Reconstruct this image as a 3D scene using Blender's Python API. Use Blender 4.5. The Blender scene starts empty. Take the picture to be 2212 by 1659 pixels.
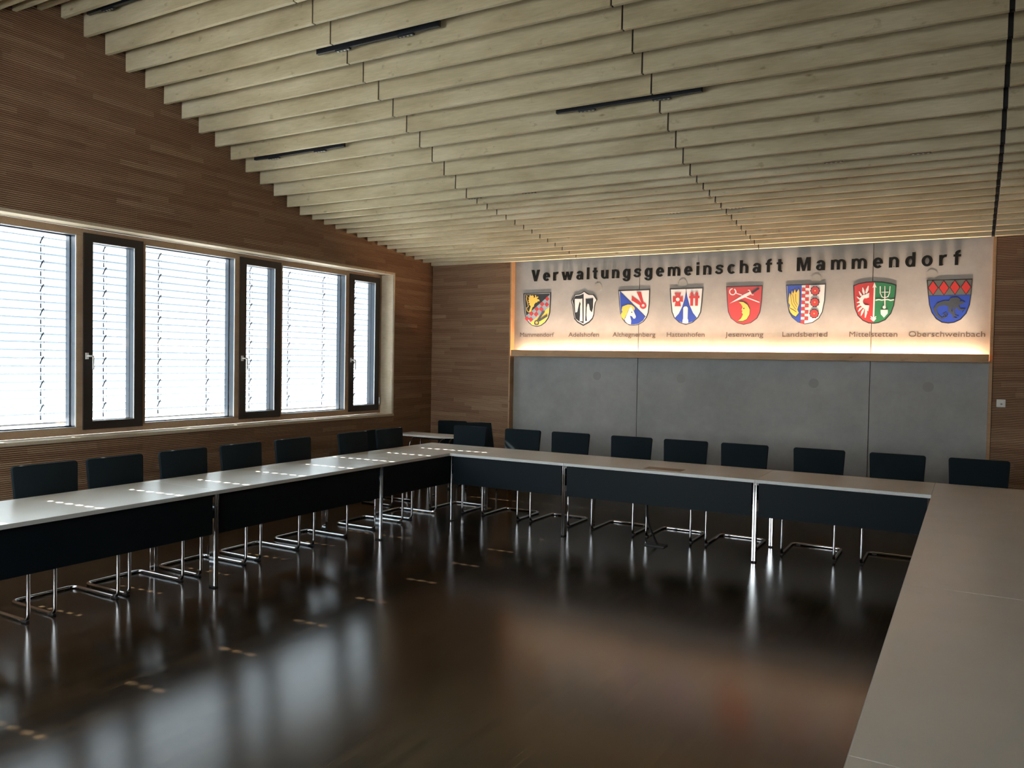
import bpy, bmesh, math, random
from mathutils import Vector, Matrix
scene = bpy.context.scene
col = scene.collection
PI = math.pi
# tuning values
EXPOSURE = 3.15
SKY = 2.1
SUN = 10.0
TRANSLUC = 0.08
LED = 19.0
LEDB = 5.6
TILTD = 60
LKW = 1.1
FWX0 = -6.6
FWX1 = -2.8

# ------------------------------------------------------------------ camera
cam_d = bpy.data.cameras.new('camera')
cam_d.sensor_fit = 'HORIZONTAL'; cam_d.sensor_width = 36.0
cam_d.lens = 1736.09 / 2212 * 36.0
cam_d.clip_start = 0.02; cam_d.clip_end = 300
cam = bpy.data.objects.new('camera', cam_d); col.objects.link(cam)
RX = Vector((0.86766468, 0.49684271, 0.01747331)); UX = Vector((-0.02920704, 0.01585666, 0.9994476)); FX = Vector((-0.49629119, 0.86769573, -0.02826957))
cam.matrix_world = Matrix(((RX.x, UX.x, -FX.x, 0), (RX.y, UX.y, -FX.y, 0), (RX.z, UX.z, -FX.z, 1.75), (0, 0, 0, 1)))
scene.camera = cam

# ------------------------------------------------------------------ exposure and sampling
scene.view_settings.view_transform = 'Standard'
scene.view_settings.look = 'None'
scene.view_settings.gamma = 1.0
scene.view_settings.use_curve_mapping = False
scene.view_settings.exposure = EXPOSURE
scene.cycles.use_denoising = True
scene.cycles.max_bounces = 9; scene.cycles.diffuse_bounces = 5; scene.cycles.glossy_bounces = 4
scene.cycles.transmission_bounces = 6; scene.cycles.transparent_max_bounces = 10
scene.cycles.caustics_reflective = False; scene.cycles.caustics_refractive = False
scene.cycles.sample_clamp_indirect = 6.0

# ------------------------------------------------------------------ sky and sun
world = bpy.data.worlds.new('world'); scene.world = world; world.use_nodes = True
wn = world.node_tree; wn.nodes.clear()
w_out = wn.nodes.new('ShaderNodeOutputWorld'); w_bg = wn.nodes.new('ShaderNodeBackground')
w_bg.inputs['Color'].default_value = (0.91, 0.94, 0.97, 1); w_bg.inputs['Strength'].default_value = SKY
wn.links.new(w_bg.outputs[0], w_out.inputs[0])
SUN_EL = math.radians(36.2); SUN_AZ = math.radians(4.0)
sun_d = bpy.data.lights.new('sun', 'SUN'); sun_d.energy = SUN; sun_d.angle = math.radians(0.53); sun_d.color = (1.0, 0.94, 0.85)
sun = bpy.data.objects.new('sun', sun_d); col.objects.link(sun)
sun.rotation_mode = 'QUATERNION'
sun.rotation_quaternion = Vector((math.cos(SUN_AZ) * math.cos(SUN_EL), math.sin(SUN_AZ) * math.cos(SUN_EL), -math.sin(SUN_EL))).to_track_quat('-Z', 'Y')
sun.location = (-30, -2, 22)

# ------------------------------------------------------------------ helpers
class MB:
    def __init__(s): s.v = []; s.f = []
    def box(s, x0, x1, y0, y1, z0, z1):
        n = len(s.v)
        s.v += [(x0,y0,z0),(x1,y0,z0),(x1,y1,z0),(x0,y1,z0),(x0,y0,z1),(x1,y0,z1),(x1,y1,z1),(x0,y1,z1)]
        s.f += [tuple(n+i for i in q) for q in ((0,3,2,1),(4,5,6,7),(0,1,5,4),(1,2,6,5),(2,3,7,6),(3,0,4,7))]
        return s
    def poly_x(s, pts, x0, x1):       # pts (y,z) extruded along x
        n = len(s.v); k = len(pts)
        s.v += [(x0,y,z) for y,z in pts] + [(x1,y,z) for y,z in pts]
        s.f += [tuple(n+i for i in range(k)), tuple(n+k+i for i in reversed(range(k)))]
        s.f += [(n+i, n+k+i, n+k+(i+1)%k, n+(i+1)%k) for i in range(k)]
        return s
    def poly_y(s, pts, y0, y1):       # pts (x,z) extruded along y
        n = len(s.v); k = len(pts)
        s.v += [(x,y0,z) for x,z in pts] + [(x,y1,z) for x,z in pts]
        s.f += [tuple(n+i for i in range(k)), tuple(n+k+i for i in reversed(range(k)))]
        s.f += [(n+i, n+k+i, n+k+(i+1)%k, n+(i+1)%k) for i in range(k)]
        return s
    def poly_z(s, pts, z0, z1):
        n = len(s.v); k = len(pts)
        s.v += [(x,y,z0) for x,y in pts] + [(x,y,z1) for x,y in pts]
        s.f += [tuple(n+i for i in range(k)), tuple(n+k+i for i in reversed(range(k)))]
        s.f += [(n+i, n+k+i, n+k+(i+1)%k, n+(i+1)%k) for i in range(k)]
        return s
    def tube(s, path, r, seg=12, caps=True):
        path = [Vector(p) for p in path]; n0 = len(s.v); m = len(path); prev = None
        for i, p in enumerate(path):
            t = (path[min(m-1,i+1)] - path[max(0,i-1)]).normalized()
            if prev is None:
                a = Vector((0,0,1)) if abs(t.z) < .9 else Vector((1,0,0))
                u = t.cross(a).normalized()
            else:
                u = (prev - t * prev.dot(t)).normalized()
            prev = u; w = t.cross(u)
            for j in range(seg):
                an = 2*PI*j/seg
                s.v.append(tuple(p + (u*math.cos(an) + w*math.sin(an))*r))
        for i in range(m-1):
            for j in range(seg):
                s.f.append((n0+i*seg+j, n0+i*seg+(j+1)%seg, n0+(i+1)*seg+(j+1)%seg, n0+(i+1)*seg+j))
        if caps:
            s.f.append(tuple(n0+j for j in reversed(range(seg)))); s.f.append(tuple(n0+(m-1)*seg+j for j in range(seg)))
        return s
    def cyl(s, c, axis, r, d, seg=20):
        c = Vector(c); a = Vector(axis).normalized()
        return s.tube([c - a*d/2, c + a*d/2], r, seg)
    def build(s, name, m, parent=None, bevel=0, smooth=False, bseg=2):
        me = bpy.data.meshes.new(name); me.from_pydata(s.v, [], s.f)
        bm = bmesh.new(); bm.from_mesh(me); bmesh.ops.recalc_face_normals(bm, faces=bm.faces)
        if bevel: bmesh.ops.bevel(bm, geom=[e for e in bm.edges if len(e.link_faces) == 2 and e.calc_face_angle(0) > .6], offset=bevel, segments=bseg, profile=.5, affect='EDGES')
        bm.to_mesh(me); bm.free(); me.materials.append(m)
        if smooth:
            for p in me.polygons: p.use_smooth = True
            try: me.set_sharp_from_angle(angle=math.radians(40))
            except Exception: pass
        o = bpy.data.objects.new(name, me); col.objects.link(o)
        if parent: o.parent = parent
        return o
def bend(pts, r, n=5):
    """path with rounded corners"""
    pts = [Vector(p) for p in pts]; out = [pts[0]]
    for i in range(1, len(pts)-1):
        a, b, c = pts[i-1], pts[i], pts[i+1]
        da = (a-b).normalized(); dc = (c-b).normalized(); rr = min(r, (a-b).length*.49, (c-b).length*.49)
        p0 = b + da*rr; p2 = b + dc*rr
        for k in range(n+1):
            t = k/n; out.append(p0*(1-t)**2 + b*2*t*(1-t) + p2*t*t)
    out.append(pts[-1]); return out
def tag(o, label=None, cat=None, group=None, kind=None):
    if label: o['label'] = label
    if cat: o['category'] = cat
    if group: o['group'] = group
    if kind: o['kind'] = kind
    return o
def empty(name, loc=(0,0,0), rz=0):
    o = bpy.data.objects.new(name, None); col.objects.link(o); o.location = loc; o.rotation_euler = (0,0,rz); o.empty_display_size = .1
    return o
def copy_tree(o, parent=None):
    c = o.copy(); col.objects.link(c)
    if parent: c.parent = parent
    for ch in o.children: copy_tree(ch, c)
    return c

# ------------------------------------------------------------------ materials
def mat(name, color, rough=.5, metal=0, spec=.5):
    m = bpy.data.materials.new(name); m.use_nodes = True
    b = m.node_tree.nodes['Principled BSDF']
    b.inputs['Base Color'].default_value = (*color, 1); b.inputs['Roughness'].default_value = rough
    b.inputs['Metallic'].default_value = metal; b.inputs['Specular IOR Level'].default_value = spec
    return m
class NT:
    def __init__(s, m): s.m = m; s.t = m.node_tree; s.b = s.t.nodes['Principled BSDF']
    def n(s, typ, **kw):
        d = s.t.nodes.new('ShaderNode' + typ)
        for k, v in kw.items(): setattr(d, k, v)
        return d
    def l(s, a, b): s.t.links.new(a, b)
    def pos(s, kind='Object'):
        return s.n('TexCoord').outputs[kind]
    def math(s, op, a, b=None):
        d = s.n('Math', operation=op)
        for i, v in enumerate((a, b)):
            if v is None: continue
            if isinstance(v, (int, float)): d.inputs[i].default_value = v
            else: s.l(v, d.inputs[i])
        return d.outputs[0]
    def noise(s, vec, scale, detail=3, rough=.5):
        d = s.n('TexNoise'); d.inputs['Scale'].default_value = scale; d.inputs['Detail'].default_value = detail; d.inputs['Roughness'].default_value = rough
        s.l(vec, d.inputs['Vector']); return d.outputs['Fac']
    def mapping(s, vec, sc=(1,1,1)):
        d = s.n('Mapping'); d.inputs['Scale'].default_value = sc; s.l(vec, d.inputs['Vector']); return d.outputs[0]
    def ramp(s, fac, stops):
        d = s.n('ValToRGB'); r = d.color_ramp
        while len(r.elements) < len(stops): r.elements.new(.5)
        for e, (p, c) in zip(r.elements, stops): e.position = p; e.color = (*c, 1)
        s.l(fac, d.inputs[0]); return d.outputs[0]
    def mix(s, fac, a, b, mode='MIX'):
        d = s.n('Mix', data_type='RGBA', blend_type=mode)
        for i, v in ((0, fac), (6, a), (7, b)):
            if isinstance(v, (int, float)): d.inputs[i].default_value = v
            elif isinstance(v, tuple): d.inputs[i].default_value = (*v, 1)
            else: s.l(v, d.inputs[i])
        return d.outputs[2]
    def bump(s, h, strength=.2, dist=.002):
        d = s.n('Bump'); d.inputs['Strength'].default_value = strength; d.inputs['Distance'].default_value = dist
        s.l(h, d.inputs['Height']); s.l(d.outputs[0], s.b.inputs['Normal'])

def rib_wood(name, axis):
    """horizontal ribbed timber lining, each strip its own tone; axis = 0 for walls along x, 1 along y"""
    m = mat(name, (.2,.12,.07), .65, spec=.12); t = NT(m)
    p = t.pos(); sep = t.n('SeparateXYZ'); t.l(p, sep.inputs[0]); u = sep.outputs[axis]; z = sep.outputs[2]
    row = t.math('FLOOR', t.math('DIVIDE', z, PITCH*3))
    wn1 = t.n('TexWhiteNoise', noise_dimensions='1D'); t.l(row, wn1.inputs['W'])
    seg = t.math('FLOOR', t.math('ADD', t.math('DIVIDE', u, .62), t.math('MULTIPLY', wn1.outputs[0], 7.0)))
    cmb = t.n('CombineXYZ'); t.l(row, cmb.inputs[0]); t.l(seg, cmb.inputs[1])
    wn2 = t.n('TexWhiteNoise', noise_dimensions='3D'); t.l(cmb.outputs[0], wn2.inputs['Vector'])
    base = t.ramp(wn2.outputs[0], [(0,(.29,.170,.108)),(.45,(.335,.205,.130)),(.8,(.37,.235,.150)),(1,(.43,.290,.19))])
    grain = t.noise(t.mapping(p, (3,3,3) if axis is None else ((2,40,140) if axis == 0 else (40,2,140))), 1.0, 5, .65)
    c = t.mix(.55, base, t.ramp(grain, [(.25,(.45,.42,.4)),(.75,(1.35,1.3,1.2))]), 'MULTIPLY')
    t.l(c, t.b.inputs['Base Color']); return m
PITCH = .0175
M = {}
M['rib_x'] = rib_wood('ribbed_wood_back', 0)
M['rib_y'] = rib_wood('ribbed_wood_side', 1)
M['groove'] = mat('groove_dark', (.02,.014,.010), .9, spec=.1)

def pale_wood(name, c0, c1, c2, rnd=True, stretch=(.8,5,3)):
    m = mat(name, c1, .5, spec=.3); t = NT(m)
    p = t.pos()
    if rnd:
        oi = t.n('ObjectInfo'); va = t.n('VectorMath', operation='ADD'); t.l(p, va.inputs[0])
        cb = t.n('CombineXYZ')
        for i, k in enumerate((37., 11., 23.)): t.l(t.math('MULTIPLY', oi.outputs['Random'], k), cb.inputs[i])
        t.l(cb.outputs[0], va.inputs[1]); p = va.outputs[0]
    big = t.noise(t.mapping(p, stretch), 1.6, 4, .6)
    c = t.ramp(big, [(.28, c0), (.5, c1), (.72, c2)])
    fine = t.noise(t.mapping(p, (4, 30, 40)), 2.2, 5, .6)
    c = t.mix(.35, c, t.ramp(fine, [(.3,(.72,.72,.70)),(.7,(1.2,1.18,1.15))]), 'MULTIPLY')
    vor = t.n('TexVoronoi'); vor.inputs['Scale'].default_value = 2.6; t.l(t.mapping(p, (1.0, 3, 2.6)), vor.inputs['Vector'])
    kn = t.ramp(vor.outputs['Distance'], [(0,(.42,.36,.28)),(.035,(.62,.56,.48)),(.09,(1,1,1)),(1,(1,1,1))])
    sp = t.noise(t.mapping(p, (9, 14, 14)), 1.0, 3, .6)
    c = t.mix(.8, c, kn, 'MULTIPLY')
    c = t.mix(.6, c, t.ramp(sp, [(.26,(.6,.56,.5)),(.36,(1,1,1))]), 'MULTIPLY')
    t.l(c, t.b.inputs['Base Color']); return m
M['baffle'] = pale_wood('pale_veneer', (.42,.345,.215), (.55,.47,.31), (.66,.58,.41))
M['frame'] = pale_wood('window_timber', (.36,.24,.15), (.43,.30,.195), (.50,.36,.24), False, (3,1,3))
M['reveal'] = pale_wood('reveal_timber', (.50,.40,.28), (.57,.47,.34), (.62,.52,.39), False, (3,1,3))
M['oak'] = pale_wood('oak_trim', (.34,.20,.10), (.42,.26,.14), (.48,.31,.18), False, (1,1,2))
M['sash'] = mat('dark_brown_sash', (.020,.016,.014), .45)
M['gasket'] = mat('dark_blue_grey_gasket', (.020,.036,.062), .4)
M['bead'] = mat('silver_glazing_bead', (.62,.62,.60), .3, .3)
M['alu'] = mat('brushed_aluminium', (.55,.57,.60), .35, 1)
M['chrome'] = mat('chrome', (.78,.79,.81), .07, 1)
M['satin'] = mat('satin_steel', (.66,.67,.67), .32, 1)
M['black'] = mat('black_plastic', (.012,.012,.013), .45)
M['lamp_black'] = mat('black_lamp_housing', (.012,.014,.018), .3)
M['white_pl'] = mat('white_plastic', (.72,.72,.70), .35)
M['deck'] = mat('dark_ceiling_deck', (.030,.027,.022), .9, spec=.1)
M['plain_wood'] = mat('plain_wall_wood', (.34,.25,.17), .6)

m = mat('black_upholstery', (.010,.016,.020), .9, spec=.08); t = NT(m); M['fabric'] = m
t.bump(t.noise(t.pos(), 900, 2), .25, .0006); m.node_tree.nodes['Principled BSDF'].inputs['Sheen Weight'].default_value = .04
M['panel'] = mat('black_modesty_panel', (.007,.013,.018), .5, spec=.15)

m = mat('grey_laminate', (.60,.585,.56), .30, spec=.5); t = NT(m); M['top'] = m
t.l(t.ramp(t.noise(t.pos(), 3, 3), [(.3,(.82,.785,.72)),(.7,(.87,.835,.77))]), t.b.inputs['Base Color'])
M['edge'] = mat('pale_grey_table_edge', (.72,.74,.73), .4)

m = mat('board_marked_concrete', (.3,.3,.3), .62, spec=.35); t = NT(m); M['concrete'] = m
p = t.pos(); c = t.ramp(t.noise(p, .9, 5, .6), [(.3,(.27,.275,.27)),(.5,(.335,.335,.325)),(.7,(.39,.385,.37))])
c = t.mix(.5, c, t.ramp(t.noise(p, 7, 6, .7), [(.3,(.84,.84,.84)),(.7,(1.1,1.1,1.1))]), 'MULTIPLY')
vor = t.n('TexVoronoi'); vor.inputs['Scale'].default_value = 9; t.l(p, vor.inputs['Vector'])
c = t.mix(.55, c, t.ramp(vor.outputs['Distance'], [(0,(.4,.38,.36)),(.035,(1,1,1)),(1,(1,1,1))]), 'MULTIPLY')
t.l(c, t.b.inputs['Base Color']); t.bump(t.noise(p, 40, 4), .12, .002)
M['plug'] = mat('concrete_plug', (.285,.285,.27), .7)

m = mat('dark_strip_parquet', (.06,.04,.025), .17, spec=.5); t = NT(m); M['floor'] = m
p = t.pos(); sep = t.n('SeparateXYZ'); t.l(p, sep.inputs[0])
rx = t.math('FLOOR', t.math('DIVIDE', sep.outputs[0], .055)); w1 = t.n('TexWhiteNoise', noise_dimensions='1D'); t.l(rx, w1.inputs['W'])
ry = t.math('FLOOR', t.math('ADD', t.math('DIVIDE', sep.outputs[1], .42), t.math('MULTIPLY', w1.outputs[0], 9.)))
cb = t.n('CombineXYZ'); t.l(rx, cb.inputs[0]); t.l(ry, cb.inputs[1]); w2 = t.n('TexWhiteNoise', noise_dimensions='3D'); t.l(cb.outputs[0], w2.inputs['Vector'])
c = t.ramp(w2.outputs[0], [(0,(.019,.0135,.008)),(.6,(.029,.020,.0115)),(1,(.044,.031,.017))])
gr = t.noise(t.mapping(p, (90,3,1)), 1.0, 6, .65)
c = t.mix(.7, c, t.ramp(gr, [(.3,(.5,.46,.42)),(.72,(1.7,1.55,1.35))]), 'MULTIPLY')
t.l(c, t.b.inputs['Base Color'])
rr = t.n('MapRange'); rr.inputs['To Min'].default_value = .11; rr.inputs['To Max'].default_value = .20; t.l(gr, rr.inputs['Value']); t.l(rr.outputs[0], t.b.inputs['Roughness'])
t.b.inputs['Specular IOR Level'].default_value = .44
t.bump(t.noise(t.mapping(p, (110,2.2,1)), 1.0, 5, .7), .16, .0014)

m = bpy.data.materials.new('window_glass'); m.use_nodes = True; t = NT(m) if False else None; M['glass'] = m
nt = m.node_tree; nt.nodes.clear(); o_ = nt.nodes.new('ShaderNodeOutputMaterial'); tr = nt.nodes.new('ShaderNodeBsdfTransparent'); gl = nt.nodes.new('ShaderNodeBsdfGlossy'); mx = nt.nodes.new('ShaderNodeMixShader'); fr = nt.nodes.new('ShaderNodeFresnel')
tr.inputs[0].default_value = (.95,.97,.965,1); gl.inputs['Roughness'].default_value = .01
nt.nodes.remove(fr); lw = nt.nodes.new('ShaderNodeLayerWeight'); lw.inputs[0].default_value = .5
pw = nt.nodes.new('ShaderNodeMath'); pw.operation = 'POWER'; pw.inputs[1].default_value = 5; ma = nt.nodes.new('ShaderNodeMath'); ma.operation = 'MULTIPLY_ADD'; ma.inputs[1].default_value = .9; ma.inputs[2].default_value = .04
nt.links.new(lw.outputs['Facing'], pw.inputs[0]); nt.links.new(pw.outputs[0], ma.inputs[0])
nt.links.new(ma.outputs[0], mx.inputs[0]); nt.links.new(tr.outputs[0], mx.inputs[1]); nt.links.new(gl.outputs[0], mx.inputs[2]); nt.links.new(mx.outputs[0], o_.inputs[0])

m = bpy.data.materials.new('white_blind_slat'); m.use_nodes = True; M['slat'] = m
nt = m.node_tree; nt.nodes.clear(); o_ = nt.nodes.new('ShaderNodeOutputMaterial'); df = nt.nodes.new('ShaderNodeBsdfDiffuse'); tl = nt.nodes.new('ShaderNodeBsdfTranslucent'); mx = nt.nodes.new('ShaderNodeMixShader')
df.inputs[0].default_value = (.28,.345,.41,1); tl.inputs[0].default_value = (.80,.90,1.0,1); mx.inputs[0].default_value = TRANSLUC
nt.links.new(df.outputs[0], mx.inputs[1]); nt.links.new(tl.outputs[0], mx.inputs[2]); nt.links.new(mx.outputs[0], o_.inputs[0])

def emit(name, color, strength):
    m = bpy.data.materials.new(name); m.use_nodes = True; nt = m.node_tree; nt.nodes.clear()
    o_ = nt.nodes.new('ShaderNodeOutputMaterial'); e = nt.nodes.new('ShaderNodeEmission'); e.inputs[0].default_value = (*color, 1); e.inputs[1].default_value = strength
    nt.links.new(e.outputs[0], o_.inputs[0]); return m
M['led'] = emit('warm_led_strip', (1.0, .66, .40), LED)

# ------------------------------------------------------------------ room dimensions
XL, YB, YC, XR, YF = -6.92, 9.70, 9.80, 2.52, -1.62
def zb(y):                     # underside of the ceiling baffles
    if y < 4.03: return zb(8.06 - y)
    if y < 6.88: return 4.641 - (y - 4.126) * .4395
    return 3.431 - (y - 6.88) * .1135
def deck(y): return zb(y) + .30
WY0, WY1, WZ0, WZ1 = -.36, 8.79, 1.0, 2.905      # window opening in the left wall

# floor
f = MB().box(XL-.1, XR+.1, YF-.1, YC+.15, -.12, 0).build('floor', M['floor']); tag(f, kind='structure')
g = MB().box(-40, -7.75, -30, 40, -4.2, -4.0).build('ground', mat('pale_forecourt', (.22,.22,.21), .9)); tag(g, kind='structure')

# ------------------------------------------------------------------ ribbed walls
def ribs(mb, u0, u1, ztop, place, hole=None, z0=0.0):
    """place(u0,u1,z0,z1) adds one rib; ztop(u) is the upper limit"""
    n = int(max(ztop(u) for u in (u0, (u0+u1)/2, u1, 4.03)) / PITCH) + 1
    for i in range(n):
        za = z0 + i*PITCH; zc = za + PITCH*.70
        runs = [(u0, u1)]
        if hole and zc > hole[2] and za < hole[3]: runs = [(u0, hole[0]), (hole[1], u1)]
        for a, b in runs:
            while a < b and ztop(a) < zc: a += .05
            while b > a and ztop(b) < zc: b -= .05
            if b - a > .02: place(a, b, za, zc)
wl = empty('wall_left'); tag(wl, kind='structure')
mb = MB(); ribs(mb, YF, YB, deck, lambda a,b,za,zc: mb.box(XL-.012, XL, a, b, za, zc), (WY0, WY1, WZ0-.004, WZ1+.004))
mb.build('ribbed_panelling', M['rib_y'], wl)
def gable(mb, y0, y1, zlo, x0, x1):
    ys = sorted({y0, y1} | {y for y in (1.18, 4.03, 6.88) if y0 < y < y1})
    mb.poly_x([(y0, zlo), (y1, zlo)] + [(y, deck(y)+.02) for y in reversed(ys)], x0, x1)
mb = MB(); gable(mb, YF-.1, YC+.15, WZ1+.03, -7.22, XL-.012)
mb.box(-7.22, XL-.012, YF-.1, YC+.15, -.1, WZ0-.03); mb.box(-7.22, XL-.012, YF-.1, WY0-.03, WZ0-.03, WZ1+.03); mb.box(-7.22, XL-.012, WY1+.03, YC+.15, WZ0-.03, WZ1+.03)
mb.build('panelling_backing', M['groove'], wl)
mb = MB(); gable(mb, YF-.1, YC+.15, 2.97, -7.62, -7.22)
mb.box(-7.62, -7.22, YF-.1, YC+.15, -.1, .95); mb.box(-7.62, -7.22, YF-.1, WY0-.05, .95, 2.97); mb.box(-7.62, -7.22, 8.93, YC+.15, .95, 2.97)
mb.build('outer_render', mat('white_render', (.75,.74,.71), .9), wl)

wb = empty('wall_back'); tag(wb, kind='structure')
mb = MB(); ribs(mb, XL, -5.602, lambda u: 3.36, lambda a,b,za,zc: mb.box(a, b, YB, YB+.012, za, zc)); mb.build('ribbed_panelling', M['rib_x'], wb)
mb = MB(); ribs(mb, .186, XR, lambda u: 3.36, lambda a,b,za,zc: mb.box(a, b, YB, YB+.012, za, zc)); mb.build('ribbed_panelling', M['rib_x'], wb)
MB().box(XL-.1, -5.602, YB+.012, YC+.14, -.1, 3.45).box(.186, XR+.1, YB+.012, YC+.14, -.1, 3.45).build('panelling_backing', M['groove'], wb)
JX = [-5.602, -3.743, -.991, .186]
for a, b in zip(JX[:-1], JX[1:]):
    MB().box(a+.0035, b-.0035, YC, YC+.10, 0, 3.45).build('concrete_panel', M['concrete'], wb, bevel=.002)
MB().box(-5.61, .19, YC+.02, YC+.14, -.1, 3.45).build('joint_backing', M['plug'], wb)
for x, z in [(-4.318,2.749),(-3.17,2.76),(-1.588,2.761),(-.407,2.763),(-4.312,1.576),(-3.165,1.569),(-1.586,1.557),(-.408,1.55)]:
    d = MB().cyl((x, YC-.001, z), (0,1,0), .055, .004, 28).build('formwork_plug', M['plug'], wb, smooth=True)
t1 = MB().box(-5.602, -5.582, YB-.006, YC+.002, 0, 3.45).build('trim_1', M['oak']); tag(t1, kind='structure')
t2 = MB().box(.152, .182, YB-.006, YC+.002, 0, 3.45).build('trim_2', M['oak']); tag(t2, kind='structure')
o = MB().box(XR, XR+.1, YF-.1, YC+.15, -.1, 5.1).build('wall_right', M['plain_wood']); tag(o, kind='structure')
FX0, FX1, FZ0, FZ1 = FWX0, FWX1, .90, 2.90       # unseen glazed opening, added behind the camera to bring in more daylight
o = MB().box(XL-.1, FX0, YF-.1, YF, -.1, 3.5).box(FX1, XR+.1, YF-.1, YF, -.1, 3.5).box(FX0, FX1, YF-.1, YF, -.1, FZ0).box(FX0, FX1, YF-.1, YF, FZ1, 3.5).build('wall_front', M['plain_wood']); tag(o, kind='structure')
w = empty('window_6'); tag(w, kind='structure')
mb = MB().box(FX0, FX1, YF-.09, YF-.02, FZ0, FZ0+.07).box(FX0, FX1, YF-.09, YF-.02, FZ1-.07, FZ1)
nf = 4
for i in range(nf+1):
    xx = FX0 + (FX1-FX0-.07)*i/nf; mb.box(xx, xx+.07, YF-.09, YF-.02, FZ0+.07, FZ1-.07)
mb.build('frame', M['frame'], w)
MB().box(FX0+.02, FX1-.02, YF-.062, YF-.056, FZ0+.04, FZ1-.04).build('pane', M['glass'], w)

# ------------------------------------------------------------------ ceiling: dark deck with hanging baffles
ce = empty('ceiling'); tag(ce, kind='structure')
ys = [YF-.1, 1.18, 4.03, 6.88, YC+.15]
MB().poly_x([(y, deck(y)) for y in ys] + [(y, deck(y)+.12) for y in reversed(ys)], -7.62, XR+.1).build('roof_deck', M['deck'], ce)
GAPS = [-6.905, -4.57, -2.215, .148, XR-.01]
gw = [.006, .006, .006, .015, .006]
BT, BH = .036, .29
protos = []
for i in range(4):
    x0, x1 = GAPS[i]+gw[i], GAPS[i+1]-gw[i+1]
    protos.append((x0, x1, MB().box(0, x1-x0, 0, BT, 0, BH)))
proto_me = {}
for k in range(-3, 28):
    y = 4.126 + .2035*k
    for i, (x0, x1, pm) in enumerate(protos):
        if i == 1 and k < 1 or i == 2 and k < 4 or i == 3 and k < 7: continue
        if i not in proto_me:
            o = pm.build('ceiling_baffle', M['baffle'], ce, bevel=.002, bseg=1); proto_me[i] = o
        else:
            o = proto_me[i].copy(); col.objects.link(o); o.parent = ce
        o.location = (x0, y, zb(y))
for i, gx in enumerate(GAPS[1:4]):
    g_ = gw[i+1]; mb = MB()
    for k in range(-3 if i == 0 else (0 if i == 1 else 3), 28):
        y = 4.126 + .2035*k; mb.box(gx-g_*1.3, gx+g_*1.3, y+BT*.98, y+BT+.006, zb(y)+.002, zb(y)+BH).box(gx-g_*.95, gx+g_*.95, y+.010, y+BT*.98, zb(y)+.010, zb(y)+BH)
    mb.build('joint_strip', M['black'], ce)
# baffle rows that only the light from the windows reaches
mb = MB()
for k in range(-27, 7):
    y = 4.126 + .2035*k
    for i, (x0, x1, pm) in enumerate(protos):
        vis = k >= -3 and not (i == 1 and k < 1 or i == 2 and k < 4 or i == 3 and k < 7)
        if not vis and y > YF: mb.box(x0, x1, y, y+BT, zb(y), zb(y)+BH)
o = mb.build('ceiling_baffle', M['baffle'], ce); tag(o, kind='stuff')

# linear lamps recessed between the baffles
def make_lamp():
    r = empty('linear_ceiling_lamp')
    MB().box(-.62, .62, -.016, .016, 0, .05).build('housing', M['lamp_black'], r, bevel=.002)
    for s in (-.34, .30):
        q = MB().box(s-.075, s+.075, -.015, .015, -.013, 0).build('spot_module', M['lamp_black'], r, bevel=.002)
        mb = MB()
        for j in range(4): mb.cyl((s-.054+.036*j, 0, -.0135), (0,0,1), .0085, .003, 14)
        mb.build('lens', M['satin'], q, smooth=True)
    for s in (-.5, .5): MB().tube([(s,0,.05),(s,0,.29)], .003, 6).build('suspension_rod', M['satin'], r)
    return r
lamps = [(.5,-6.08,'black linear ceiling lamp in the top left corner near the ridge'),
 (4.5,-4.20,'black linear ceiling lamp left of the middle at the top of the photo'),
 (9.5,-2.47,'all black linear ceiling lamp nearest the middle of the ceiling'),
 (9.5,-6.04,'black linear ceiling lamp close to the left wall above the second window'),
 (14.5,-4.20,'thin black linear lamp almost hidden above the corner, left of the lettering'),
 (14.5,-.70,'nearly hidden linear lamp on the right showing two short dark strips'),
 (19.5,-2.40,'faint linear lamp hidden between baffles above the lettering')]
lp = make_lamp()
for i, (k, x, lab) in enumerate(lamps):
    r = lp if i == 0 else copy_tree(lp)
    y = 4.126 + .2035*k + BT/2
    r.location = (x, y, zb(4.126 + .2035*math.floor(k)) + (.026 if k > 13 or k < 1 else -.006))
    tag(r, lab, 'ceiling lamp', 'linear lamps between the ceiling baffles')

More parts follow.
